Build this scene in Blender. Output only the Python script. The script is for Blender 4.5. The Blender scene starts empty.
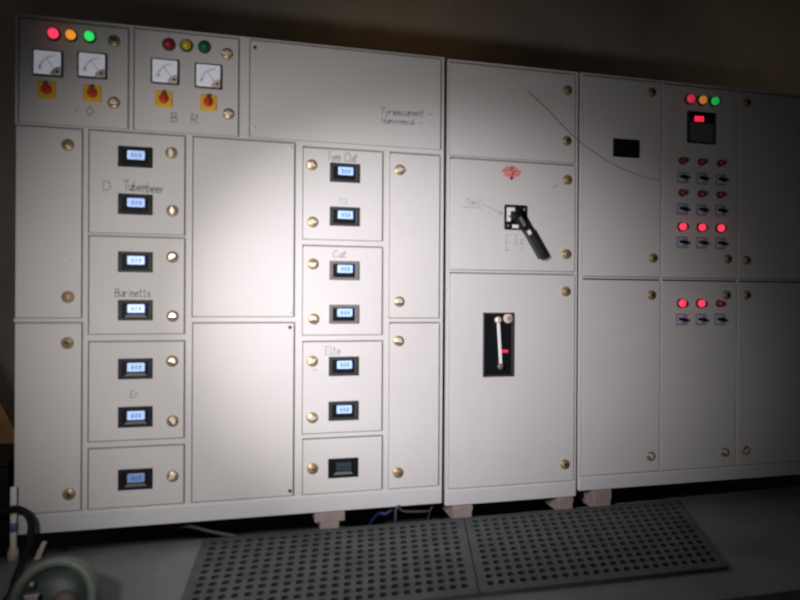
import bpy, bmesh, math, random
from mathutils import Matrix, Vector
random.seed(7)
sc = bpy.context.scene
C = sc.collection
PI = math.pi

# ------------------------------------------------------------------ materials
def mat(name, col, rough=.5, metal=0, emit=0, ecol=None, bump=0, bscale=300, var=0, vscale=6, coat=0, spec=.5):
    m = bpy.data.materials.new(name); m.use_nodes = True
    nt = m.node_tree; b = nt.nodes['Principled BSDF']
    b.inputs['Base Color'].default_value = (*col, 1)
    b.inputs['Roughness'].default_value = rough
    b.inputs['Metallic'].default_value = metal
    b.inputs['Specular IOR Level'].default_value = spec
    b.inputs['Coat Weight'].default_value = coat
    if emit:
        b.inputs['Emission Color'].default_value = (*(ecol or col), 1)
        b.inputs['Emission Strength'].default_value = emit
    tc = nt.nodes.new('ShaderNodeTexCoord')
    if bump:
        n = nt.nodes.new('ShaderNodeTexNoise'); n.inputs['Scale'].default_value = bscale
        n.inputs['Detail'].default_value = 3
        bp = nt.nodes.new('ShaderNodeBump'); bp.inputs['Strength'].default_value = bump
        bp.inputs['Distance'].default_value = .002
        nt.links.new(tc.outputs['Object'], n.inputs['Vector'])
        nt.links.new(n.outputs['Fac'], bp.inputs['Height'])
        nt.links.new(bp.outputs['Normal'], b.inputs['Normal'])
    if var:
        n = nt.nodes.new('ShaderNodeTexNoise'); n.inputs['Scale'].default_value = vscale
        n.inputs['Detail'].default_value = 6; n.inputs['Roughness'].default_value = .65
        r = nt.nodes.new('ShaderNodeValToRGB')
        r.color_ramp.elements[0].position = .3; r.color_ramp.elements[1].position = .7
        r.color_ramp.elements[0].color = (*[c*(1-var) for c in col], 1)
        r.color_ramp.elements[1].color = (*[min(1, c*(1+var)) for c in col], 1)
        nt.links.new(tc.outputs['Object'], n.inputs['Vector'])
        nt.links.new(n.outputs['Fac'], r.inputs['Fac'])
        nt.links.new(r.outputs['Color'], b.inputs['Base Color'])
    return m

M = {
 'paint': mat('light_grey_powder_coat', (.66,.632,.63), .68, spec=.3, bump=.12, bscale=260, var=.03, vscale=3.5),
 'gasket_shade': mat('shaded_gap_gasket', (.31,.29,.29), .8),  # door gap backing, the gap's shade is put into its grey
 'gasket_dark_shade': mat('dark_shaded_gap_gasket', (.05,.05,.052), .85),  # darker copy for the right cabinet, deeper gap shade in the colour
 'shade_dark_body': mat('shade_dark_side', (.07,.067,.065), .7, spec=.2),  # body sides coloured dark, shade between the cabinets put into the colour
 'brass': mat('brass', (.46,.34,.19), .40, metal=.45),
 'nickel': mat('bright_latch', (.92,.82,.70), .36, metal=.35),
 'slot': mat('dark_slot', (.05,.035,.02), .6),
 'blackp': mat('black_plastic', (.005,.006,.009), .5, spec=.25),
 'blackm': mat('black_matt', (.004,.005,.007), .6, spec=.2),
 'greyp': mat('grey_plastic', (.17,.155,.165), .5),
 'midp': mat('charcoal_plastic', (.035,.035,.042), .45),
 'meter': mat('glow_meter_face', (.70,.70,.76), .35, coat=.3, emit=.21, ecol=(.86,.86,1)),  # emission added so the dial face looks brighter than the panel
 'ink': mat('ink', (.16,.16,.20), .6),
 'pencil': mat('marker_grey', (.38,.35,.38), .8),
 'pencil2': mat('marker_faint', (.50,.475,.50), .8),
 'bluepen': mat('marker_blue', (.36,.37,.50), .8),
 'redmark': mat('red_paint_mark', (.85,.24,.20), .7),
 'redspot': mat('red_spot', (.45,.06,.04), .5),
 'yellow': mat('yellow_plate', (.85,.50,.03), .5),
 'redknob': mat('red_knob', (.62,.06,.02), .4),
 'led_red': mat('lit_red_lens', (.8,.03,.08), .3, emit=1.0, ecol=(1,.045,.11)),
 'led_amber': mat('lit_amber_lens', (.8,.4,.03), .3, emit=.75, ecol=(1,.34,.03)),
 'led_green': mat('lit_green_lens', (.03,.7,.15), .3, emit=.75, ecol=(.03,.95,.16)),
 'led_red2': mat('dim_lit_red_lens', (.7,.03,.08), .3, emit=.42, ecol=(1,.05,.12)),
 'led_amber2': mat('dim_lit_amber_lens', (.7,.35,.03), .3, emit=.36, ecol=(1,.36,.06)),
 'led_green2': mat('dim_lit_green_lens', (.03,.6,.15), .3, emit=.36, ecol=(.02,.8,.12)),
 'led_red3': mat('bright_red_lens', (.8,.03,.08), .3, emit=.75, ecol=(1,.05,.12)),
 'off_red': mat('unlit_red_lens', (.42,.02,.04), .25),
 'off_yellow': mat('unlit_yellow_lens', (.70,.50,.03), .25),
 'off_green': mat('unlit_green_lens', (.01,.17,.06), .25),
 'lcd': mat('lit_display', (.3,.45,.75), .3, emit=.62, ecol=(.48,.64,1)),
 'lcd_dim': mat('dim_display', (.2,.3,.5), .3, emit=.14, ecol=(.3,.5,1)),
 'lcd_off': mat('unlit_display', (.04,.06,.08), .3),
 'digit': mat('display_digits', (.02,.09,.42), .5, emit=.10, ecol=(.02,.16,.9)),
 'digit_off': mat('unlit_digits', (.02,.03,.05), .5),
 'ledge': mat('grey_ledge', (.16,.145,.14), .6),
 'switchp': mat('switch_plate', (.50,.52,.66), .45),
 'switchb': mat('switch_plate_rim', (.17,.19,.27), .5),
 'plinth': mat('plinth_paint', (.66,.65,.68), .42, bump=.1, var=.04, vscale=4),
 'channel': mat('primer_steel', (.32,.25,.24), .7, bump=.3, bscale=60, var=.2, vscale=12),
 'white': mat('white_plastic', (.93,.90,.88), .3, coat=.5),
 'blue': mat('blue_band', (.12,.20,.42), .4),
 'stonep': mat('pink_chalk', (.70,.55,.50), .8, bump=.4, bscale=60),
 'cable': mat('black_rubber_cable', (.007,.008,.012), .6, spec=.2),
 'bluecable': mat('blue_cable', (.010,.016,.07), .6),
 'greycable': mat('grey_cable', (.075,.072,.07), .7),
 'hair': mat('thin_brown_wire', (.16,.125,.105), .6),
 'wood': mat('orange_brown_wood', (.26,.125,.045), .7, var=.3, vscale=10),
 'tub': mat('grey_green_enamel', (.125,.145,.122), .55, var=.15, vscale=9),
 'tubin': mat('dark_grey_green', (.045,.06,.058), .5, var=.3, vscale=14),
 'tubbrown': mat('brown_hub', (.12,.10,.08), .6),
 'tag': mat('pinkish_tag', (.42,.30,.32), .6),
 'chrome': mat('bright_bolt', (.8,.8,.78), .25, metal=.6),
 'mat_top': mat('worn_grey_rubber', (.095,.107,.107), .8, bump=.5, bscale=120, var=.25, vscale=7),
 'mat_low': mat('dark_hole_and_sheet', (.026,.028,.030), .85),  # near-black tone puts shade into the mat holes
}
# concrete floor
def concrete():
    m = bpy.data.materials.new('concrete_floor'); m.use_nodes = True
    nt = m.node_tree; b = nt.nodes['Principled BSDF']; b.inputs['Roughness'].default_value = .8
    tc = nt.nodes.new('ShaderNodeTexCoord')
    n = nt.nodes.new('ShaderNodeTexNoise'); n.inputs['Scale'].default_value = 2.2; n.inputs['Detail'].default_value = 9
    n.inputs['Roughness'].default_value = .62
    r = nt.nodes.new('ShaderNodeValToRGB')
    r.color_ramp.elements[0].position = .32; r.color_ramp.elements[0].color = (.145,.145,.15,1)
    r.color_ramp.elements[1].position = .70; r.color_ramp.elements[1].color = (.27,.265,.27,1)
    n2 = nt.nodes.new('ShaderNodeTexNoise'); n2.inputs['Scale'].default_value = 45; n2.inputs['Detail'].default_value = 5
    bp = nt.nodes.new('ShaderNodeBump'); bp.inputs['Strength'].default_value = .35; bp.inputs['Distance'].default_value = .004
    L = nt.links.new
    L(tc.outputs['Object'], n.inputs['Vector']); L(tc.outputs['Object'], n2.inputs['Vector'])
    L(n.outputs['Fac'], r.inputs['Fac']); L(r.outputs['Color'], b.inputs['Base Color'])
    L(n2.outputs['Fac'], bp.inputs['Height']); L(bp.outputs['Normal'], b.inputs['Normal'])
    return m
M['concrete'] = concrete()
M['wall'] = mat('dark_plaster', (.26,.235,.21), .9, bump=.5, bscale=14, var=.25, vscale=1.6)
M['ceil'] = mat('dark_ceiling', (.09,.08,.065), .9, var=.2, vscale=1.2)

# ------------------------------------------------------------------ helpers
class MB:
    """collects shapes with material slots and links them as one mesh object"""
    def __init__(s): s.bm = bmesh.new(); s.mats = []
    def mi(s, m):
        if m not in s.mats: s.mats.append(m)
        return s.mats.index(m)
    def _merge(s, b, m, smooth=False):
        i = s.mi(m)
        for f in b.faces: f.material_index = i; f.smooth = smooth
        me = bpy.data.meshes.new('tmp'); b.to_mesh(me); b.free()
        s.bm.from_mesh(me); bpy.data.meshes.remove(me)
    def box(s, x0, x1, y0, y1, z0, z1, m, bev=0, rot=None, seg=2):
        b = bmesh.new(); bmesh.ops.create_cube(b, size=1)
        sx, sy, sz = x1-x0, y1-y0, z1-z0
        for v in b.verts: v.co = Vector((v.co.x*sx, v.co.y*sy, v.co.z*sz))
        if bev: bmesh.ops.bevel(b, geom=list(b.edges), offset=bev, segments=seg, profile=.5, affect='EDGES')
        c = Vector(((x0+x1)/2, (y0+y1)/2, (z0+z1)/2))
        if rot is not None:
            for v in b.verts: v.co = rot @ v.co
        for v in b.verts: v.co += c
        s._merge(b, m); return s
    def lathe(s, prof, m, c=(0,0,0), n=28, axis='y', smooth=True, rot=None):
        # prof: (radius, distance) ; distance runs towards the viewer (-Y) for axis 'y', up for axis 'z'
        b = bmesh.new(); rings = []
        for r, d in prof:
            ring = []
            for k in range(n):
                a = 2*PI*k/n
                p = Vector((r*math.cos(a), -d, r*math.sin(a))) if axis == 'y' else Vector((r*math.cos(a), r*math.sin(a), d))
                if rot is not None: p = rot @ p
                ring.append(b.verts.new(p + Vector(c)))
            rings.append(ring)
        for A, B in zip(rings, rings[1:]):
            for k in range(n): b.faces.new((A[k], A[(k+1)%n], B[(k+1)%n], B[k]))
        for ring in (rings[0], rings[-1]):
            try: b.faces.new(ring)
            except Exception: pass
        bmesh.ops.remove_doubles(b, verts=b.verts, dist=1e-6)
        bmesh.ops.recalc_face_normals(b, faces=b.faces)
        s._merge(b, m, smooth); return s
    def prism(s, pts, y0, y1, m, bev=0):
        # polygon in x,z extruded from y0 (front) to y1
        b = bmesh.new()
        A = [b.verts.new((x, y0, z)) for x, z in pts]; B = [b.verts.new((x, y1, z)) for x, z in pts]
        b.faces.new(A); b.faces.new(B[::-1])
        n = len(pts)
        for k in range(n): b.faces.new((A[k], B[k], B[(k+1)%n], A[(k+1)%n]))
        bmesh.ops.recalc_face_normals(b, faces=b.faces)
        if bev: bmesh.ops.bevel(b, geom=list(b.edges), offset=bev, segments=2, profile=.5, affect='EDGES')
        s._merge(b, m); return s
    def tube(s, pts, r, m, n=8, sub=6):
        P = [Vector(p) for p in pts]
        if sub > 1 and len(P) > 2:
            Q = []
            for i in range(len(P)-1):
                p0 = P[max(i-1,0)]; p1 = P[i]; p2 = P[i+1]; p3 = P[min(i+2,len(P)-1)]
                for k in range(sub):
                    t = k/sub
                    Q.append(.5*((2*p1)+(p2-p0)*t+(2*p0-5*p1+4*p2-p3)*t*t+(3*p1-p0-3*p2+p3)*t*t*t))
            Q.append(P[-1]); P = Q
        b = bmesh.new(); rings = []; up = Vector((.31,.2,.93)).normalized()
        for i, p in enumerate(P):
            d = (P[min(i+1,len(P)-1)]-P[max(i-1,0)]).normalized()
            u = d.cross(up)
            if u.length < 1e-3: u = d.cross(Vector((1,0,0)))
            u.normalize(); v = d.cross(u).normalized(); pass
            rings.append([b.verts.new(p + r*(math.cos(2*PI*k/n)*u+math.sin(2*PI*k/n)*v)) for k in range(n)])
        for A, B in zip(rings, rings[1:]):
            for k in range(n): b.faces.new((A[k], A[(k+1)%n], B[(k+1)%n], B[k]))
        b.faces.new(rings[0]); b.faces.new(rings[-1][::-1])
        bmesh.ops.recalc_face_normals(b, faces=b.faces)
        s._merge(b, m, True); return s
    def ribbon(s, strokes, w, m, y=-.0008):
        # flat pen strokes drawn on a front face
        b = bmesh.new()
        for st in strokes:
            for (xa, za), (xb, zb) in zip(st, st[1:]):
                d = Vector((xb-xa, zb-za)); L = d.length
                if L < 1e-5: continue
                d /= L; nrm = Vector((-d.y, d.x))*w/2; e = d*w*.4
                c = [(xa-e.x+nrm.x, za-e.y+nrm.y), (xa-e.x-nrm.x, za-e.y-nrm.y), (xb+e.x-nrm.x, zb+e.y-nrm.y), (xb+e.x+nrm.x, zb+e.y+nrm.y)]
                F = [b.verts.new((p[0], y, p[1])) for p in c]; K = [b.verts.new((p[0], y+.0006, p[1])) for p in c]
                b.faces.new(F); b.faces.new(K[::-1])
                for k in range(4): b.faces.new((F[k], K[k], K[(k+1)%4], F[(k+1)%4]))
        bmesh.ops.recalc_face_normals(b, faces=b.faces)
        s._merge(b, m); return s
    def build(s, name, parent=None, loc=(0,0,0)):
        me = bpy.data.meshes.new(name); s.bm.to_mesh(me); s.bm.free()
        for m in s.mats: me.materials.append(M[m])
        o = bpy.data.objects.new(name, me); C.objects.link(o); o.location = loc
        if parent: o.parent = parent
        return o

def thing(name, label, cat, loc=(0,0,0), group=None):
    o = bpy.data.objects.new(name, None); C.objects.link(o); o.location = loc
    o['label'] = label; o['category'] = cat
    if group: o['group'] = group
    return o
def tag(o, label, cat, group=None):
    o['label'] = label; o['category'] = cat
    if group: o['group'] = group
    return o
def struct(o): o['kind'] = 'structure'; return o
def place(proto, parent, x, z, y=0, rot=0):
    """copy a prototype part with its sub-parts to a spot on the cabinet front"""
    c = proto.copy(); C.objects.link(c); c.parent = parent; c.location = (x - (parent.location.x if parent.parent is None else 0), y, z)
    c.rotation_euler = (0, rot, 0)
    for g in proto.children:
        d = g.copy(); C.objects.link(d); d.parent = c
    return c

# ------------------------------------------------------------------ handwriting
F = {
 'H': [[(0,0),(0,1)],[(.5,0),(.5,1)],[(0,.5),(.5,.5)]], 'T': [[(0,1),(.8,1)],[(.4,1),(.35,0)]], 'y': [[(0,.6),(.25,.15)],[(.55,.6),(.1,-.4)]], 'p': [[(.05,.6),(0,-.4)],[(.03,.5),(.4,.6),(.45,.2),(.05,.1)]],
 'r': [[(.05,.6),(.05,0)],[(.05,.4),(.4,.6)]], 'e': [[(0,.3),(.45,.35),(.3,.6),(.05,.4),(.1,.05),(.45,.08)]],
 'C': [[(.75,.85),(.4,1),(.05,.6),(.1,.15),(.45,0),(.75,.15)]], 'l': [[(.1,1),(.05,.1),(.2,0)]], 'u': [[(0,.6),(.05,.05),(.35,.05),(.45,.6),(.45,0)]],
 't': [[(.2,.95),(.15,.05),(.35,0)],[(0,.65),(.4,.65)]], 'b': [[(.05,1),(.05,0),(.4,.1),(.4,.5),(.05,.5)]], 'i': [[(.1,.6),(.1,0)],[(.1,.85),(.12,.9)]],
 'n': [[(.05,.6),(.05,0)],[(.05,.45),(.3,.6),(.42,.45),(.42,0)]], 'h': [[(.05,1),(.05,0)],[(.05,.45),(.3,.6),(.42,.4),(.42,0)]],
 's': [[(.4,.55),(.1,.55),(.1,.35),(.38,.25),(.35,.03),(0,.03)]], 'B': [[(.05,0),(.05,1),(.5,.9),(.45,.55),(.05,.5),(.55,.4),(.5,.05),(.05,0)]],
 'E': [[(.6,1),(.05,1),(.05,0),(.6,0)],[(.05,.5),(.5,.5)]], 'D': [[(.05,0),(.05,1),(.5,.85),(.6,.4),(.4,.05),(.05,0)]],
 'a': [[(.4,.55),(.05,.5),(.05,.1),(.3,.05),(.42,.55),(.45,0)]], 'o': [[(.2,.6),(.02,.3),(.2,0),(.42,.3),(.2,.6)]], 'm': [[(0,.6),(0,0)],[(0,.5),(.2,.6),(.25,0)],[(.25,.5),(.45,.6),(.5,0)]],
 'c': [[(.4,.5),(.1,.55),(.03,.2),(.2,0),(.42,.1)]], 'd': [[(.42,1),(.42,0)],[(.42,.5),(.1,.5),(.05,.1),(.42,.05)]], '1': [[(.05,.8),(.2,1),(.2,0)]],
 '3': [[(.05,.95),(.45,.9),(.2,.55),(.45,.3),(.3,0),(.02,.1)]], '=': [[(0,.6),(.5,.6)],[(0,.3),(.5,.3)]], '0': [[(.25,1),(.02,.5),(.25,0),(.5,.5),(.25,1)]],
 '2': [[(.05,.8),(.3,1),(.45,.7),(.05,0),(.5,0)]], 'R': [[(.05,0),(.05,1),(.5,.85),(.4,.5),(.05,.5),(.55,0)]], '-': [[(0,.4),(.6,.4)]], 'g': [[(.4,.55),(.05,.5),(.1,.1),(.4,.15)],[(.42,.6),(.38,-.35),(.05,-.3)]],
 'U': [[(.02,1),(.05,.1),(.4,.05),(.5,1)]], 'k': [[(.05,1),(.05,0)],[(.4,.6),(.05,.3),(.45,0)]], '.': [[(.1,.05),(.14,.05)]], ' ': [],
}
W = {'T':.75,'C':.9,'B':.75,'E':.75,'D':.8,'i':.3,'l':.35,'m':.7,' ':.55,'1':.4,'-':.8,'R':.75,'U':.7,'.':.3}
def write(parent, text, x, z, h, pen='pencil', w=.0032, slope=0, width=None, name='handwriting'):
    tot = sum(W.get(c,.6) for c in text); k = (width/(tot*h)) if width else .8
    st = []; cx = 0
    for c in text:
        for s in F[c]:
            st.append([(x+(cx+px)*h*k, z+pz*h+slope*(cx+px)*h*k) for px, pz in s])
        cx += W.get(c, .6)
    return MB().ribbon(st, w, pen).build(name, parent)

# ------------------------------------------------------------------ prototypes of repeated parts (removed at the end)
protos = []
def proto(o): protos.append(o); return o

def make_latch(kind):
    b = MB()
    b.lathe([(.0001,0),(.0225,0),(.0225,.004),(.020,.007),(.0001,.007)], 'brass')
    if kind == 'wing':
        b.prism([(-.021,0),(0,.011),(.021,0),(0,-.011)], -.017, -.006, 'nickel', .002)
    elif kind == 'half':
        b.prism([(-.015,-.006),(-.013,.005),(-.006,.013),(.006,.013),(.013,.005),(.015,-.006)], -.013, -.006, 'nickel', .002)
        b.box(-.016,.016,-.0075,-.006,-.011,-.007,'slot')
    elif kind == 'round':
        b.lathe([(.013,.006),(.013,.012),(.010,.014),(.0001,.014)], 'brass')
        b.box(-.010,.010,-.0150,-.0138,-.002,.002,'slot')
    elif kind == 'dark':
        b.lathe([(.014,.006),(.014,.011),(.011,.013),(.0001,.013)], 'brass')
        b.prism([(-.013,-.002),(-.002,.010),(.012,.004),(.006,-.008)], -.0145, -.0125, 'slot')
    return proto(b.build('latch'))
LATCH = {k: make_latch(k) for k in ('wing','half','round','dark')}

def make_lamp(lens, r):
    o = MB().lathe([(.0001,0),(r*1.22,0),(r*1.22,.006),(r*1.08,.010),(r*.95,.010),(.0001,.008)], 'midp').build('indicator_lamp')
    MB().lathe([(r*.94,.008),(r*.94,.015),(r*.85,.021),(r*.6,.026),(r*.3,.0285),(.0001,.029)], lens).build('lens', o)
    return proto(o)

def seven(b, ch, x, z, h, m, y):
    w = h*.55; t = h*.15
    seg = {'a':(x,x+w,z+h-t,z+h),'g':(x,x+w,z+h/2-t/2,z+h/2+t/2),'d':(x,x+w,z,z+t),'f':(x,x+t,z+h/2,z+h),'b':(x+w-t,x+w,z+h/2,z+h),'e':(x,x+t,z,z+h/2),'c':(x+w-t,x+w,z,z+h/2)}
    on = {'0':'abcdef','8':'abcdefg','4':'fgbc','1':'bc'}[ch]
    for s in on:
        a0,a1,c0,c1 = seg[s]; b.box(a0,a1,y-.0006,y+.0004,c0,c1,m)

def make_digital(frame, screen, digit, ledge):
    b = MB(); hw, hh = .0620, .0395; t = .016
    b.box(-hw,hw,-.008,0,hh-.013,hh,frame,.0015); b.box(-hw,hw,-.008,0,-hh,-hh+.011,frame,.0015)
    b.box(-hw,-hw+t,-.008,0,-hh+.009,hh-.011,frame,.0015); b.box(hw-t,hw,-.008,0,-hh+.009,hh-.011,frame,.0015)
    b.box(-hw+t-.002,hw-t+.002,-.0035,0,-hh+.008,hh-.010,'blackm')
    o = b.build('digital_meter')
    b = MB()
    cz = .007; cx = .003
    b.box(cx-.037,cx+.037,-.0085,-.003,cz-.0225,cz+.0205,'blackp',.003)
    b.box(cx-.031,cx+.031,-.0098,-.008,cz-.017,cz+.0155,screen,.003)
    for i in range(3): seven(b, '808'[i], cx-.016+i*.0135, cz-.0085, .014, digit, -.0099)
    b.build('screen', o)
    if ledge:
        b = MB(); b.prism([(-.040,-.028),(-.030,-.0165),(.034,-.0165),(.042,-.028)], -.0065, -.003, 'ledge', .001)
        b.build('ledge', o)
    return proto(o)
DIG = {'black': make_digital('blackp','lcd','digit',False), 'black_ledge': make_digital('blackp','lcd','digit',True),
       'dim': make_digital('blackp','lcd_dim','digit',True), 'char': make_digital('midp','lcd','digit',False),
       'grey': make_digital('greyp','lcd','digit',False), 'off': make_digital('blackp','lcd_off','digit_off',True)}

def make_analog():
    b = MB(); b.box(-.052,.052,-.012,0,-.049,.049,'midp',.004); o = b.build('panel_meter')
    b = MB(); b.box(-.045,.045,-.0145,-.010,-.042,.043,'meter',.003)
    # scale arc with tick marks
    cx, cz = .028, -.026
    arc = [(cx+.052*math.cos(math.radians(a)), cz+.052*math.sin(math.radians(a))) for a in range(95,181,5)]
    b.ribbon([arc], .0016, 'ink', -.0153)
    for a in range(95,181,14):
        c_, s_ = math.cos(math.radians(a)), math.sin(math.radians(a))
        b.ribbon([[(cx+.052*c_,cz+.052*s_),(cx+.059*c_,cz+.059*s_)]], .0016, 'ink', -.0153)
    b.ribbon([F_scale for F_scale in [[(-.030,-.022),(-.024,-.012),(-.018,-.022)],[(-.028,-.018),(-.020,-.018)]]], .0018, 'ink', -.0153)
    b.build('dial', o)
    a = math.radians(128); MB().ribbon([[(cx,cz),(cx+.050*math.cos(a),cz+.050*math.sin(a))]], .0018, 'ink', -.0165).build('needle', o)
    MB().prism([(.010,-.042),(.045,-.042),(.045,-.012),(.034,-.013),(.020,-.022),(.012,-.032)], -.0175, -.0140, 'stonep', .001)\
        .lathe([(.0001,.0175),(.005,.0175),(.005,.0195),(.0001,.0195)], 'slot', (.034,0,-.031), 12).build('corner_cover', o)
    return proto(o)
ANALOG = make_analog()

def make_rotary():
    b = MB(); b.box(-.0315,.0315,-.006,0,-.0315,.0315,'yellow',.005); o = b.build('rotary_switch')
    b = MB(); b.lathe([(.0001,.006),(.0185,.006),(.0175,.016),(.014,.020),(.0001,.020)], 'redknob', (0,0,.002))
    b.box(-.006,.006,-.032,-.018,-.016,.026,'redknob',.003)
    b.box(-.0022,.0022,-.0332,-.0305,.008,.024,'slot')
    b.build('knob', o); return proto(o)
ROTARY = make_rotary()

def make_toggle(a):
    b = MB(); b.box(-.029,.029,-.004,0,-.027,.027,'switchb',.003); b.box(-.024,.024,-.006,-.003,-.023,.023,'switchp',.003)
    b.lathe([(.0001,.006),(.019,.006),(.018,.010),(.0001,.010)], 'switchp'); o = b.build('selector_switch')
    R = Matrix.Rotation(math.radians(a), 3, 'Y')
    b = MB(); b.box(-.021,.021,-.022,-.008,-.0075,.0065,'blackp',.003, rot=R)
    b.build('lever', o); return proto(o)
TOGGLE = make_toggle(8)

def make_screw():
    return proto(MB().lathe([(.0001,0),(.0075,0),(.0065,.003),(.0001,.0035)], 'slot', n=12).build('screw'))
def make_screw_b():
    return proto(MB().lathe([(.0001,0),(.0075,0),(.0065,.003),(.0001,.0035)], 'nickel', n=12).build('screw'))
SCREW, SCREWB = make_screw(), make_screw_b()

# ------------------------------------------------------------------ cabinets
DEPTH = .62
def cabinet(name, label, x0, x1, ztop, zbot, zplinth, doors, gap='gasket_shade'):
    """doors: dict of rects; the frame is every grid cell not taken by an opening"""
    root = thing(name, label, 'electrical cabinet', (x0, 0, 0))
    G = (.0030, .0062, .0025, .0066)   # gap left, right, bottom, top
    op = [(a-G[0], b+G[1], c-G[2], d+G[3]) for a, b, c, d in doors.values()]
    xs = sorted({x0, x1} | {o[0] for o in op} | {o[1] for o in op})
    zs = sorted({zplinth, ztop} | {o[2] for o in op} | {o[3] for o in op})
    solid = {}
    for i in range(len(xs)-1):
        for j in range(len(zs)-1):
            mx, mz = (xs[i]+xs[i+1])/2, (zs[j]+zs[j+1])/2
            solid[i,j] = not any(o[0] < mx < o[1] and o[2] < mz < o[3] for o in op)
    b = bmesh.new(); yf, yb = -.0012, .016
    vv = {}
    def V(i, j, y):
        k = (i, j, y)
        if k not in vv: vv[k] = b.verts.new((xs[i]-x0, y, zs[j]))
        return vv[k]
    for (i, j), s in solid.items():
        if not s: continue
        b.faces.new((V(i,j,yf), V(i+1,j,yf), V(i+1,j+1,yf), V(i,j+1,yf)))
        for (di, dj, e) in ((-1,0,((i,j),(i,j+1))), (1,0,((i+1,j+1),(i+1,j))), (0,-1,((i+1,j),(i,j))), (0,1,((i,j+1),(i+1,j+1)))):
            if not solid.get((i+di, j+dj), False):
                (a, c), (d, f) = e
                b.faces.new((V(a,c,yf), V(d,f,yf), V(d,f,yb), V(a,c,yb)))
    bmesh.ops.recalc_face_normals(b, faces=b.faces)
    m = MB(); m._merge(b, 'paint'); m.build('frame', root)
    # body behind the frame
    W_ = x1-x0
    m = MB()
    m.box(0, W_, .0155, .019, zplinth, ztop, gap)
    m.box(.002, W_-.002, .019, DEPTH, zbot+.002, ztop-.002, 'shade_dark_body')
    m.box(0, W_, .016, DEPTH+.002, ztop-.002, ztop, 'shade_dark_body')
    m.build('body', root)
    m = MB(); m.box(0, W_, -.006, .018, zbot, zplinth, 'plinth', .003); m.build('plinth', root)
    D = {}
    for k, (a, b_, c, d) in doors.items():
        w, h = b_-a, d-c
        p = MB().box(-w/2, w/2, 0, .012, -h/2, h/2, 'paint', .0022, seg=3).build('door', root)
        p.location = ((a+b_)/2-x0, 0, (c+d)/2)
        D[k] = (p, (a+b_)/2, (c+d)/2)
    return root, D, x0
def ondoor(D, k, pr, x, z, rot=0, y=0):
    p, cx, cz = D[k]
    return place(pr, p, x-cx, z-cz, y, rot)
def wdoor(D, k, text, x, z, h, **kw):
    p, cx, cz = D[k]; return write(p, text, x-cx, z-cz, h, **kw)

# --- left cabinet -------------------------------------------------
RA, DA, XA = cabinet('switchgear_cabinet', 'widest light grey switchgear cabinet on the left with many blue-lit digital meters', 0, 1.657, 2.004, .080, .148, {
 'm1': (.012,.386,1.606,1.988), 'm2': (.409,.796,1.606,1.992), 'big': (.842,1.642,1.606,1.994),
 'c1u': (.003,.226,.882,1.590), 'c1l': (.003,.228,.156,.860),
 'c2a': (.252,.594,1.206,1.590), 'c2b': (.253,.595,.820,1.190), 'c2c': (.254,.596,.412,.788), 'c2d': (.255,.597,.156,.382),
 'c3u': (.627,1.019,.886,1.590), 'c3l': (.629,1.021,.156,.858),
 'c4a': (1.056,1.387,1.204,1.577), 'c4b': (1.057,1.388,.810,1.174), 'c4c': (1.059,1.390,.405,.780), 'c4d': (1.061,1.392,.156,.380),
 'c5u': (1.421,1.640,.880,1.577), 'c5l': (1.423,1.642,.156,.856)})
LR, LA, LG = make_lamp('led_red', .0195), make_lamp('led_amber', .0185), make_lamp('led_green', .0185)
OR, OY, OG = make_lamp('off_red', .0205), make_lamp('off_yellow', .0205), make_lamp('off_green', .0205)
for pr, x, z, lab in ((LR,.129,1.939,'lit red indicator lamp'),(LA,.188,1.940,'lit amber indicator lamp'),(LG,.252,1.942,'lit green indicator lamp'),
                 (OR,.534,1.943,'unlit red indicator lamp'),(OY,.599,1.945,'unlit yellow indicator lamp'),(OG,.666,1.947,'unlit green indicator lamp')):
    place(pr, RA, x, z)['label'] = lab
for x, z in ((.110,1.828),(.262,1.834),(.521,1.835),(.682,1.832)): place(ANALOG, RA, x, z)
for x in (.106,.262,.517,.682): place(ROTARY, RA, x, 1.729)
for k, kind, x, z, r in (('m1','dark',.336,1.937,.4),('m1','half',.337,1.701,.1),('m2','wing',.752,1.929,0),('m2','wing',.759,1.691,0),
    ('c1u','round',.178,1.530,.3),('c1u','round',.181,.960,0),('c1l','dark',.180,.787,.3),('c1l','dark',.188,.219,1),
    ('c2a','wing',.545,1.523,1.3),('c2a','wing',.550,1.298,1.5),('c2b','half',.551,1.118,-.6),('c2b','half',.553,.888,0),
    ('c2c','half',.552,.713,.3),('c2c','half',.555,.479,.9),('c2d','wing',.556,.264,-.7),
    ('c4a','wing',1.089,1.508,.35),('c4a','wing',1.094,1.274,0),('c4b','half',1.097,1.102,3.14),('c4b','half',1.101,.876,0),
    ('c4c','wing',1.096,.703,-.5),('c4c','wing',1.097,.471,0),('c4d','round',1.100,.261,.2),
    ('c5u','wing',1.461,1.508,0),('c5u','half',1.462,.949,0),('c5l','half',1.461,.782,.2),('c5l','round',1.462,.223,.5)):
    ondoor(DA, k, LATCH[kind], x, z, r)
for kind, z in (('black',1.499),('black',1.317),('black',1.096),('black_ledge',.911),('black_ledge',.686),('black_ledge',.501),('dim',.261)):
    o = place(DIG[kind], RA, .415+(1.5-z)*.005, z)
for kind, z in (('char',1.482),('char',1.301),('grey',1.077),('grey',.896),('char',.680),('char',.495),('off',.258)):
    o = place(DIG[kind], RA, 1.226, z)
    if kind == 'grey': o['label'] = 'digital meter in a paler grey frame'
    if kind == 'off': o['label'] = 'unlit digital meter'
for k, x, z, s in (('big',.860,1.966,0),('big',.858,1.643,1),('c3l',1.005,.842,0),('c3l',1.009,.175,0),('c3u',1.005,.905,1),('c3u',1.003,1.573,1)):
    ondoor(DA, k, SCREWB if s else SCREW, x, z)
wdoor(DA,'m1','=',.203,1.655,.020,pen='pencil'); wdoor(DA,'m1','0',.240,1.645,.036,pen='pencil',w=.004,width=.030)
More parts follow.
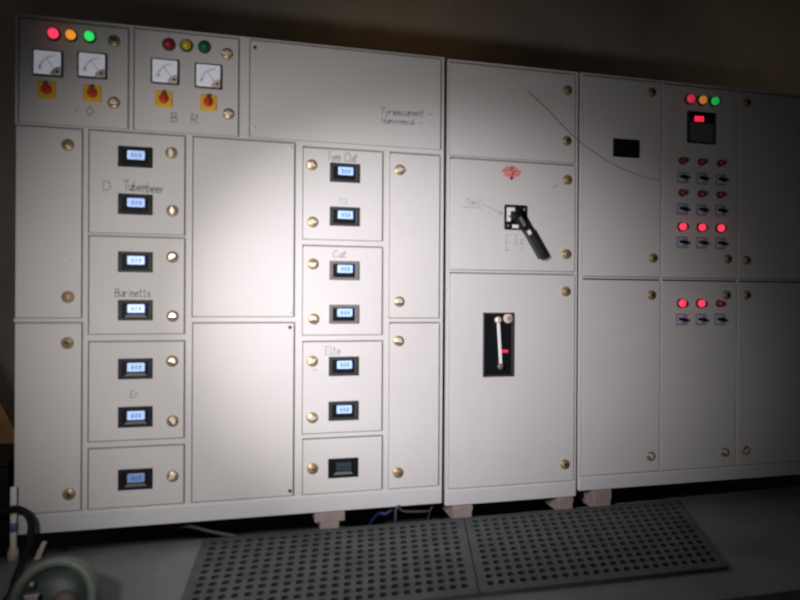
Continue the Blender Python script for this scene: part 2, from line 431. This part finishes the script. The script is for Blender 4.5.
wdoor(DA,'m2','B',.543,1.645,.036,pen='pencil',width=.030,w=.004); wdoor(DA,'m2','R',.617,1.645,.034,pen='pencil',width=.036,w=.004)
wdoor(DA,'big','Tyreecunent -',1.375,1.736,.030,width=.235,pen='pencil',w=.0042,slope=.03)
wdoor(DA,'big','Humonecul -',1.383,1.700,.024,width=.185,pen='pencil',w=.0036,slope=.03)
wdoor(DA,'c2a','D',.300,1.366,.038,width=.036,pen='bluepen',w=.0035)
wdoor(DA,'c2a','Tubenbeer',.372,1.372,.036,width=.150,w=.0045,slope=-.06)
wdoor(DA,'c2b','Burinetts',.345,.962,.032,width=.130,w=.0040)
wdoor(DA,'c2c','Er',.400,.575,.026,width=.034,w=.0035)
wdoor(DA,'c4a','Tyen Clut',1.152,1.530,.036,width=.130,w=.0036)
wdoor(DA,'c4a','113',1.200,1.352,.024,width=.040,pen='pencil2')
wdoor(DA,'c4b','Cut',1.178,1.130,.030,width=.062,w=.0034)
wdoor(DA,'c4c','Elte',1.150,.728,.034,width=.066,w=.0034); wdoor(DA,'c4c','-',1.100,.655,.030,width=.020)

for k, spots in (('c1l',((.082,.430),(.020,.432),(.150,.322),(.103,.318),(.040,.282))), ('c1u',((.046,1.262),(.078,1.156),(.160,1.098)))):
    p, cx, cz = DA[k]
    MB().ribbon([[(x-cx+.004, z-cz), (x-cx+.011, z-cz+.001)] for x, z in spots], .0035, 'white').build('paint_specks', p)
# --- middle cabinet -----------------------------------------------
RB, DB, XB = cabinet('switchgear_cabinet', 'narrow light grey middle cabinet with a black rotary handle above a black breaker window', 1.674, 2.298, 2.000, .066, .130, {
 'b1': (1.686,2.285,1.586,1.986), 'b2': (1.688,2.287,1.090,1.571), 'b3': (1.690,2.289,.138,1.072)})
for k, x, z, kind, r in (('b1',2.242,1.912,'round',.4),('b1',2.241,1.683,'dark',2),('b2',2.245,1.506,'round',.6),('b2',2.243,1.169,'round',1.6),('b3',2.241,.999,'round',.3),('b3',2.242,.214,'dark',.9)):
    ondoor(DB, k, LATCH[kind], x, z, r)
# rotary operating handle
bx = XB
m = MB(); m.box(1.938-bx,2.046-bx,-.010,0,1.270,1.381,'blackp',.006)
m.box(1.948-bx,1.966-bx,-.0115,-.009,1.306,1.368,'white',.001); m.box(1.966-bx,1.986-bx,-.0115,-.009,1.352,1.368,'white',.001)
m.box(1.974-bx,2.004-bx,-.0115,-.009,1.277,1.293,'white',.001)
m.box(1.955-bx,1.970-bx,-.0122,-.010,1.325,1.333,'redspot')
for x, z in ((1.955,1.287),(2.032,1.362)): m.lathe([(.0001,.009),(.007,.009),(.006,.013),(.0001,.0135)], 'greyp', (x-bx,0,z), 14)
plate = m.build('handle_plate', RB)
ang = math.atan2(1.154-1.327, 2.094-1.985)
m = MB()
m.lathe([(.0001,.010),(.024,.010),(.023,.026),(.019,.030),(.0001,.030)], 'blackp', (1.988-bx,0,1.327))
R = Matrix.Rotation(-ang, 3, 'Y')
def hb(l0, l1, w, y0, y1, mm, bev=.003):
    d = Vector((math.cos(ang), 0, math.sin(ang))); c = Vector((1.988-bx, (y0+y1)/2, 1.330)) + d*(l0+l1)/2
    m.box(c.x-(l1-l0)/2, c.x+(l1-l0)/2, y0, y1, c.z-w/2, c.z+w/2, mm, bev, rot=R)
hb(-.022,.085,.034,-.048,-.026,'blackp',.006)
hb(.070,.218,.032,-.056,-.026,'midp',.007)
hb(.010,.056,.014,-.0495,-.046,'greyp',.001)
hb(.078,.098,.016,-.0580,-.054,'white',.001)
m.build('rotary_handle', RB)
# breaker window
m = MB(); x0, x1, z0, z1 = 1.842-bx, 1.985-bx, .621, .903
for a in ((x0,x0+.008,z0,z1),(x1-.008,x1,z0,z1),(x0,x1,z0,z0+.008),(x0,x1,z1-.008,z1)): m.box(a[0],a[1],-.010,0,a[2],a[3],'midp',.0015)
m.box(x0+.006,x1-.006,-.002,0,z0+.006,z1-.006,'blackm')
win = m.build('breaker_window', RB)
m = MB()
P = lambda fx, fz: (x0+fx*(x1-x0), z1-fz*(z1-z0))
ax, az = P(.47,.13); cx, cz = P(.56,.80)
d = Vector((cx-ax, cz-az)); L = d.length; n_ = Vector((-d.y, d.x))/L*.0065
m.prism([(ax-n_.x,az-n_.y),(ax+n_.x,az+n_.y),(cx+n_.x,cz+n_.y),(cx-n_.x,cz-n_.y)], -.018, -.008, 'white', .002)
m.lathe([(.0001,.004),(.014,.004),(.013,.018),(.0001,.020)], 'ledge', (cx,0,cz-.012), 18)
m.build('charging_lever', win)
MB().lathe([(.0001,.004),(.016,.004),(.015,.018),(.010,.022),(.0001,.022)], 'nickel', (ax,0,az+.004), 20).build('lever_pivot', win)
a, c = P(.64,.61); MB().box(a-.006,a+.026,-.010,-.002,c-.006,c+.008,'led_red2',.002).build('trip_flag', win)
a, c = P(.82,.09)
MB().lathe([(.0001,.002),(.022,.002),(.022,.008),(.018,.011),(.0001,.011)], 'stonep', (a,0,c), 20).lathe([(.0001,.011),(.010,.011),(.009,.014),(.0001,.014)], 'tag', (a,0,c), 16).build('round_seal', win)
# red mark with a dark keyhole under it, pen notes
p, cx_, cz_ = DB['b2']
st = []
for k in range(7):
    z = 1.548-k*.0072-cz_; hw = .040*math.sqrt(max(.05, 1-((k-3)/3.7)**2))
    st.append([(1.974-cx_-hw+random.uniform(-.006,.006), z+random.uniform(-.002,.002)), (1.974-cx_+random.uniform(-.01,.01), z+.003), (1.974-cx_+hw+random.uniform(-.006,.006), z+random.uniform(-.003,.002))])
MB().ribbon(st, .0066, 'redmark').build('red_mark', p)['label'] = 'red scribbled mark'
MB().lathe([(.0001,0),(.007,0),(.006,.002),(.0001,.0025)], 'slot', (1.973-cx_,0,1.499-cz_), 12).build('keyhole', p)
MB().ribbon([[(2.180-cx_,1.470-cz_),(2.198-cx_,1.480-cz_)]], .006, 'pencil').build('scuff', p)
wdoor(DB,'b2','11am2',1.760,1.372,.026,width=.070,w=.0028,pen='pencil2')
MB().ribbon([[(1.742-cx_,1.362-cz_),(1.838-cx_,1.361-cz_)],[(1.838-cx_,1.378-cz_),(1.928-cx_,1.340-cz_)],[(1.912-cx_,1.358-cz_),(1.930-cx_,1.340-cz_),(1.908-cx_,1.334-cz_)]], .0030, 'bluepen').build('pen_arrow', p)
wdoor(DB,'b2','E',1.948,1.180,.068,width=.026,w=.0036,pen='pencil2'); wdoor(DB,'b2','3.g',1.985,1.205,.046,width=.052,w=.0034,pen='pencil2')

# --- right cabinet ------------------------------------------------
RC, DC, XC = cabinet('switchgear_cabinet', 'light grey cabinet on the right with rows of red lamps and selector switches', 2.313, 3.575, 2.001, .088, .146, {
 'C1u': (2.329,2.735,1.071,1.988), 'C1l': (2.331,2.736,.154,1.054),
 'C2u': (2.747,3.166,1.071,1.986), 'C2l': (2.748,3.167,.154,1.054),
 'C3u': (3.178,3.562,1.071,1.986), 'C3l': (3.179,3.562,.154,1.054)}, 'gasket_dark_shade')
for k, x, z, kind, r in (('C1u',2.680,1.940,'dark',.4),('C1u',2.693,1.161,'dark',1),('C1l',2.686,.986,'dark',1.8),('C1l',2.687,.227,'half',.8),
   ('C2u',3.109,1.165,'dark',.2),('C3u',3.219,1.162,'dark',1.2),('C2l',3.104,.989,'dark',2.2),('C3l',3.221,.990,'dark',2.7),('C2l',3.100,.224,'half',.5),('C3l',3.222,.227,'half',2.7),('C3u',3.215,1.934,'dark',.4)):
    ondoor(DC, k, LATCH[kind], x, z, r)
cx0 = XC
m = MB(); m.box(2.477-cx0,2.612-cx0,-.010,0,1.625,1.710,'blackp',.004); m.box(2.489-cx0,2.600-cx0,-.0115,-.009,1.637,1.698,'blackm',.002)
m.build('display_window', RC)['label'] = 'small black display window'
L2 = (make_lamp('led_red2',.021), make_lamp('led_amber2',.021), make_lamp('led_green2',.021))
for pr, x, lab in zip(L2, (2.887,2.955,3.023), ('dim red indicator lamp','dim amber indicator lamp','dim green indicator lamp')): place(pr, RC, x, 1.924)['label'] = lab
m = MB(); m.box(2.873-cx0,3.028-cx0,-.012,0,1.715,1.868,'midp',.005); o = m.build('multifunction_meter', RC)
MB().box(2.881-cx0,3.020-cx0,-.0145,-.011,1.836,1.862,'blackm',.002).build('top_bar', o)
m = MB().box(2.886-cx0,3.014-cx0,-.014,-.011,1.724,1.812,'ledge',.003)
m.build('keypad_face', o)
m = MB()
for i in range(3): seven(m, '888'[i], 2.908-cx0+i*.018, 1.819, .024, 'led_red3', -.0150)
m.build('red_digits', o)
PR = (make_lamp('off_red', .0145), make_lamp('led_red', .0185))
XSs = (2.848,2.955,3.062)
for z, lit in ((1.628,(0,0,0)),(1.475,(0,0,0)),(1.313,(1,1,1)),(.948,(1,1,0))):
    for x, l in zip(XSs, lit): place(PR[l], RC, x, z)['label'] = 'lit red indicator lamp' if l else 'unlit red indicator lamp'
for z in (1.549,1.398,1.240,.871):
    for x in (2.852,2.960,3.067): place(TOGGLE, RC, x, z)

# thin loose wire lying across two cabinet fronts
m = MB(); m.tube([(2.045,-.003,1.897),(2.085,-.006,1.860),(2.134,-.005,1.824),(2.215,-.006,1.752),(2.294,-.004,1.691),(2.375,-.005,1.640),(2.464,-.005,1.596),(2.560,-.006,1.560),(2.650,-.005,1.537),(2.730,-.004,1.532)], .0010, 'hair', 6, 5)
tag(m.build('thin_wire'), 'thin dark wire sagging diagonally across the middle and right cabinet fronts', 'wire')

# ------------------------------------------------------------------ base channels across the trench
def channel(x, w, label, step=0, y0=-.012):
    m = MB(); m.box(-w/2, w/2, y0, .66, .040, .064 if abs(x-1.758)<.03 or abs(x-2.25)<.03 else (.078 if x<1.7 else .086), 'channel', .003)
    w2 = w*.62 if step else w*.92
    m.box(-w2/2, w2/2, y0+.002, .66, 0, .041, 'channel', .003)
    return tag(m.build('base_channel', loc=(x, 0, 0)), label, 'steel support', 'steel supports under the cabinets')
channel(.16, .10, 'dark steel support set back under the left foot of the widest cabinet', y0=.30)
channel(1.172, .125, 'stepped brown steel support under the right half of the widest cabinet', 1)
channel(1.752, .090, 'brown steel support under the left foot of the middle cabinet')
channel(2.245, .075, 'brown steel support under the right foot of the middle cabinet')
channel(2.432, .090, 'brown steel support under the left foot of the right cabinet')
channel(3.45, .090, 'steel support under the far right foot of the right cabinet', y0=.30)

# ------------------------------------------------------------------ room
def slab(name, pts, z0, z1, m):
    b = bmesh.new(); A = [b.verts.new((x,y,z0)) for x,y in pts]; B = [b.verts.new((x,y,z1)) for x,y in pts]
    b.faces.new(A[::-1]); b.faces.new(B); n = len(pts)
    for k in range(n): b.faces.new((A[k],A[(k+1)%n],B[(k+1)%n],B[k]))
    bmesh.ops.recalc_face_normals(b, faces=b.faces)
    q = MB(); q._merge(b, m); return q.build(name)
# floor with the cable trench cut out (one mesh)
fl = MB()
def fslab(pts, z0, z1):
    b = bmesh.new(); A = [b.verts.new((x,y,z0)) for x,y in pts]; B = [b.verts.new((x,y,z1)) for x,y in pts]
    b.faces.new(A[::-1]); b.faces.new(B); n = len(pts)
    for k in range(n): b.faces.new((A[k],A[(k+1)%n],B[(k+1)%n],B[k]))
    bmesh.ops.recalc_face_normals(b, faces=b.faces); fl._merge(b, 'concrete')
edge = [(-3,.04),(-.2,.0),(.3,.012),(.9,.024),(1.5,.020),(2.0,.025),(2.6,.045),(3.1,.060),(3.6,.075),(6,.08)]
edge2 = []
for (xa,ya),(xb,yb) in zip(edge, edge[1:]):
    n = max(1, int((xb-xa)/.03))
    for k in range(n):
        t = k/n; edge2.append((xa+(xb-xa)*t, ya+(yb-ya)*t+random.uniform(-.005,.004)))
edge2.append(edge[-1])
fslab([(-3,-4.5),(6,-4.5)] + edge2[::-1], -.45, 0)
fslab([(-3,.64),(6,.64),(6,2.2),(-3,2.2)], -.45, 0)
fslab([(-3,-.02),(6,-.02),(6,.68),(-3,.68)], -.60, -.44)
struct(fl.build('floor'))
struct(MB().box(-3,6,1.3,1.4,-.45,3.25,'wall').build('wall_back'))
struct(MB().box(-3.1,-3.0,-4.5,1.4,-.45,3.25,'wall').build('wall_left'))
struct(MB().box(6,6.1,-4.5,1.4,-.45,3.25,'wall').build('wall_right'))
struct(MB().box(-3.1,6.1,-4.6,-4.5,-.45,3.25,'wall').build('wall_front'))
struct(MB().box(-3.1,6.1,-4.6,1.4,3.25,3.35,'ceil').build('ceiling'))

# ------------------------------------------------------------------ rubber mats
def rubber_mat(c, nu, nv, label, th=.013):
    """c: far-left, far-right, near-right, near-left corners on the floor"""
    def P(u, v):
        f = Vector(c[0]).lerp(Vector(c[1]), u); n = Vector(c[3]).lerp(Vector(c[2]), u); return f.lerp(n, v)
    b = bmesh.new(); low = bmesh.new(); cache = {}
    def V(bm_, u, v, z):
        k = (round(u*4096), round(v*4096), z)
        if k not in cache:
            p = P(u, v); cache[k] = bm_.verts.new((p.x, p.y, z))
        return cache[k]
    mu, mv = .55/nu, .55/nv
    U = [0]+[mu+(1-2*mu)*i/nu for i in range(nu+1)]+[1]; Vv = [0]+[mv+(1-2*mv)*j/nv for j in range(nv+1)]+[1]
    zt = th
    for i in range(len(U)-1):
        for j in range(len(Vv)-1):
            u0,u1,v0,v1 = U[i],U[i+1],Vv[j],Vv[j+1]
            if 0 < i < len(U)-2 and 0 < j < len(Vv)-2:
                um,vm = (u0+u1)/2,(v0+v1)/2; du,dv = (u1-u0)/2,(v1-v0)/2
                outer = [(u1,vm),(u1,v1),(um,v1),(u0,v1),(u0,vm),(u0,v0),(um,v0),(u1,v0)]
                inner = [(um+math.cos(k*PI/4)*du*.66, vm+math.sin(k*PI/4)*dv*.68) for k in range(8)]
                O = [V(b,*o,zt) for o in outer]; I = [V(b,*o,zt) for o in inner]; B = [V(b,*o,.003) for o in inner]
                for k in range(8):
                    b.faces.new((O[k],O[(k+1)%8],I[(k+1)%8],I[k]))
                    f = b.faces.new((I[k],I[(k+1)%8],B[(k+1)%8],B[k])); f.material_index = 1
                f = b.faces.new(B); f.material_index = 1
            else:
                us = [u0,(u0+u1)/2,u1] if 0 < i < len(U)-2 else [u0,u1]
                vs = [v0,(v0+v1)/2,v1] if 0 < j < len(Vv)-2 else [v0,v1]
                ring = [(u,v0) for u in us]+[(u1,v) for v in vs[1:]]+[(u,v1) for u in us[::-1][1:]]+[(u0,v) for v in vs[::-1][1:-1]]
                b.faces.new([V(b,*r,zt) for r in ring])
    per = [(0,0),(1,0),(1,1),(0,1)]
    bd = [e for e in b.edges if e.is_boundary]
    r = bmesh.ops.extrude_edge_only(b, edges=bd)
    for v in [g for g in r['geom'] if isinstance(g, bmesh.types.BMVert)]: v.co.z = 0.0005
    bmesh.ops.recalc_face_normals(b, faces=b.faces)
    me = bpy.data.meshes.new('rubber_mat'); b.to_mesh(me); b.free(); low.free()
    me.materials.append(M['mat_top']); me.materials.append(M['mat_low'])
    o = bpy.data.objects.new('rubber_mat', me); C.objects.link(o)
    return tag(o, label, 'floor mat', 'perforated rubber mats')
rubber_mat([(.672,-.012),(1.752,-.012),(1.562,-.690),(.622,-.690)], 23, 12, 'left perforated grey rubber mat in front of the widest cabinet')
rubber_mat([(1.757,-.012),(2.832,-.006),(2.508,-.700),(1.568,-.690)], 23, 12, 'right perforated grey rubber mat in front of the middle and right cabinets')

# ------------------------------------------------------------------ clutter on the left
# drum lying on its side, end towards the viewer
R_ = .113
d = thing('round_drum', 'round grey-green metal drum lying on the floor at the bottom left', 'drum', (.312, -.67, 0))
Rt = Matrix.Rotation(math.radians(-18), 3, 'X')
c = (0, 0, .116)
MB().lathe([(R_*.86,-.10),(R_*.98,-.06),(R_,0),(R_*.985,.012),(R_*.93,.018),(R_*.80,.014),(R_*.76,.004),(R_*.74,-.02)], 'tub', c, 48, rot=Rt).build('rim', d)
MB().lathe([(R_*.75,-.022),(R_*.75,-.012),(R_*.5,-.004),(R_*.42,0),(.0001,.002)], 'tubin', c, 40, rot=Rt).build('end_plate', d)
MB().lathe([(R_*.30,-.01),(R_*.30,.012),(R_*.2,.02),(.0001,.022)], 'tubbrown', (c[0]+.028,c[1],c[2]-.01), 24, rot=Rt).build('hub', d)
MB().lathe([(.006,-.01),(.006,.012),(.004,.016),(.0001,.017)], 'chrome', (c[0]-.052,c[1]-.004,c[2]+.052), 14, rot=Rt).build('bolt', d)
MB().box(c[0]-.066,c[0]-.034,c[1]-.03,c[1]-.018,c[2]-.01,c[2]+.026,'tag',.003, rot=Rt).build('tag', d)
MB().box(c[0]-.066,c[0]-.030,c[1]-.034,c[1]-.018,c[2]+.026,c[2]+.033,'chrome',.002).build('clip', d)

# black looping cable
m = MB(); m.tube([(-.35,-.075,.014),(-.12,-.078,.12),(-.035,-.08,.178),(.020,-.08,.200),(.062,-.085,.190),(.086,-.09,.150),(.086,-.11,.085),(.080,-.16,.040),(.086,-.25,.015),(.110,-.40,.014),(.09,-.75,.014),(.02,-1.2,.014)], .0125, 'cable', 12, 6)
tag(m.build('power_cable'), 'thick black cable looping down past the foot of the widest cabinet', 'cable')
# white pipe with blue band
p = thing('plastic_pipe', 'narrow white plastic pipe with a blue band at the left cabinet foot', 'pipe', (.012, -.034, 0))
MB().lathe([(.0001,.048),(.0108,.048),(.0108,.050),(.0108,.260),(.010,.267),(.0001,.267)], 'white', (0,0,0), 20, 'z').build('tube', p)
MB().lathe([(.0120,.105),(.0120,.138)], 'blue', (0,0,0), 20, 'z').build('band', p)
MB().lathe([(.0001,0),(.019,0),(.018,.030),(.0135,.046),(.0001,.049)], 'stonep', (0,0,0), 20, 'z').build('socket', p)
q = MB().prism([(-.016,0),(.006,0),(.026,.058),(.012,.062)], -.012, .012, 'stonep', .003).build('chipped_wedge', loc=(.098,-.040,0))
tag(q, 'pale chipped wedge leaning beside the white pipe', 'wedge')
# black box and orange-brown board
b_ = thing('black_box', 'black box standing left of the widest cabinet', 'box', (-.30, .02, 0))
MB().box(-.28,.278,0,.34,.05,.325,'blackm',.008).build('case', b_)
MB().box(-.28,.278,-.004,.344,.325,.345,'blackp',.005).build('lid', b_)
MB().box(-.27,.268,.01,.33,0,.05,'blackm',.004).build('base', b_)
q = MB().prism([(-.30,1.15),(-.24,1.18),(.105,.42),(.09,.30),(.055,.30),(-.02,.40)], -.012, .012, 'wood', .003).build('wooden_board', loc=(-.115,.46,0))
q.location = (-.115,.44,-.30+.3-.30); tag(q, 'orange-brown wooden board leaning between black box and cabinet side', 'board')
# loose cables in the trench
m = MB(); m.tube([(1.47,.30,-.30),(1.462,.05,-.05),(1.450,-.015,.060),(1.462,-.022,.088),(1.485,-.010,.060),(1.60,.01,.045),(1.64,.10,.02),(1.66,.4,-.3)], .0050, 'greycable', 8, 5)
tag(m.build('loose_cable'), 'thin grey cable poking out under the widest cabinet', 'cable')
m = MB(); m.tube([(1.30,.35,-.3),(1.38,.10,.0),(1.42,.045,.035),(1.47,.08,.02),(1.52,.3,-.3)], .008, 'bluecable', 8, 5)
tag(m.build('loose_cable'), 'short blue cable in the trench under the widest cabinet', 'cable')
m = MB(); m.tube([(.50,.30,-.05),(.60,.10,.030),(.70,.015,.030),(.80,-.005,.010)], .007, 'greycable', 8, 5)
tag(m.build('loose_cable'), 'dark grey cable end lying on the trench edge left of the mats', 'cable')
# dark sheet at the bottom right
q = MB().prism([(0,0),(1.2,0),(1.2,.008),(0,.008)], -.5, 0, 'mat_low', .002).build('dark_sheet', loc=(2.10,-.905,.0005))
q.rotation_euler = (0,0,math.radians(.5)); tag(q, 'plain black sheet on the floor at the bottom right corner', 'floor mat')

# remove prototypes
for o in protos:
    for g in list(o.children): bpy.data.objects.remove(g)
    bpy.data.objects.remove(o)

# ------------------------------------------------------------------ light
def spot(loc, target, energy, size, blend, radius, col):
    L = bpy.data.lights.new('lamp', 'SPOT'); L.energy = energy; L.spot_size = math.radians(size); L.spot_blend = blend
    L.shadow_soft_size = radius; L.color = col
    o = bpy.data.objects.new('lamp', L); C.objects.link(o); o.location = loc
    o.rotation_euler = (Vector(target)-Vector(loc)).to_track_quat('-Z','Y').to_euler(); return o
spot((.014,-1.984,1.336), (1.54,0,.847), 236, math.degrees(.832), 1, .045, (1,.965,1.0))  # unseen spot added to shape the radial brightness falloff
spot((.264,-1.932,1.001), (1.107,0,.851), 111, math.degrees(1.504), 1, .06, (1,.965,.935))  # second added spot, wider, for the same falloff
# unseen dim warm light added high behind the cabinets to tint the wall
A = bpy.data.lights.new('lamp', 'POINT'); A.energy = 1.4; A.color = (1,.56,.18); A.shadow_soft_size = .12
o = bpy.data.objects.new('lamp', A); C.objects.link(o); o.location = (1.75,.55,2.9)
A = bpy.data.lights.new('lamp', 'POINT'); A.energy = 4.0; A.color = (1,.93,.9); A.shadow_soft_size = .15  # unseen light added to brighten the wall left of the cabinets
o = bpy.data.objects.new('lamp', A); C.objects.link(o); o.location = (-1.2,.30,1.35)
A = bpy.data.lights.new('lamp', 'POINT'); A.energy = 1.5; A.color = (1,.80,.55); A.shadow_soft_size = .15  # unseen light added to lift the wall at the upper right
o = bpy.data.objects.new('lamp', A); C.objects.link(o); o.location = (4.6,.45,2.75)
w = bpy.data.worlds.new('world'); sc.world = w; w.use_nodes = True
w.node_tree.nodes['Background'].inputs['Color'].default_value = (.5,.56,.6,1)
w.node_tree.nodes['Background'].inputs['Strength'].default_value = .02
# unseen cool fill light added behind the camera for ambient
A = bpy.data.lights.new('cool_fill', 'AREA'); A.shape = 'RECTANGLE'; A.size = 1.4; A.size_y = 2.0; A.energy = 2.5; A.color = (.8,.92,1)
o = bpy.data.objects.new('cool_fill', A); C.objects.link(o); o.location = (.2,-4.4,1.3); o.rotation_euler = (math.radians(90),0,0)

# ------------------------------------------------------------------ camera
f, cx, cy, cz, yaw, pitch, roll = 633.1235, .81494, 2.6097, .96033, -.24466, -.00167, .00623
def rot3(rows): return Matrix(rows)
c, s = math.cos(yaw), math.sin(yaw); R1 = Matrix(((c,s,0),(-s,c,0),(0,0,1)))
c, s = math.cos(pitch), math.sin(pitch); R2 = Matrix(((1,0,0),(0,c,s),(0,-s,c)))
c, s = math.cos(roll), math.sin(roll); R3 = Matrix(((c,0,s),(0,1,0),(-s,0,c)))
R = R3 @ R2 @ R1
right, fwd, up = R[0], R[1], R[2]
cam = bpy.data.cameras.new('camera'); cam.sensor_width = 36; cam.lens = f*36/800; cam.clip_start = .05
cam.dof.use_dof = True; cam.dof.focus_distance = 40; cam.dof.aperture_fstop = 2.9
co = bpy.data.objects.new('camera', cam); C.objects.link(co)
mw = Matrix(((right[0],up[0],-fwd[0],cx),(right[1],up[1],-fwd[1],-cy),(right[2],up[2],-fwd[2],cz),(0,0,0,1)))
co.matrix_world = mw
sc.camera = co
sc.view_settings.view_transform = 'Standard'; sc.view_settings.look = 'None'; sc.view_settings.gamma = 1; sc.view_settings.exposure = 0
sc.view_settings.use_curve_mapping = False
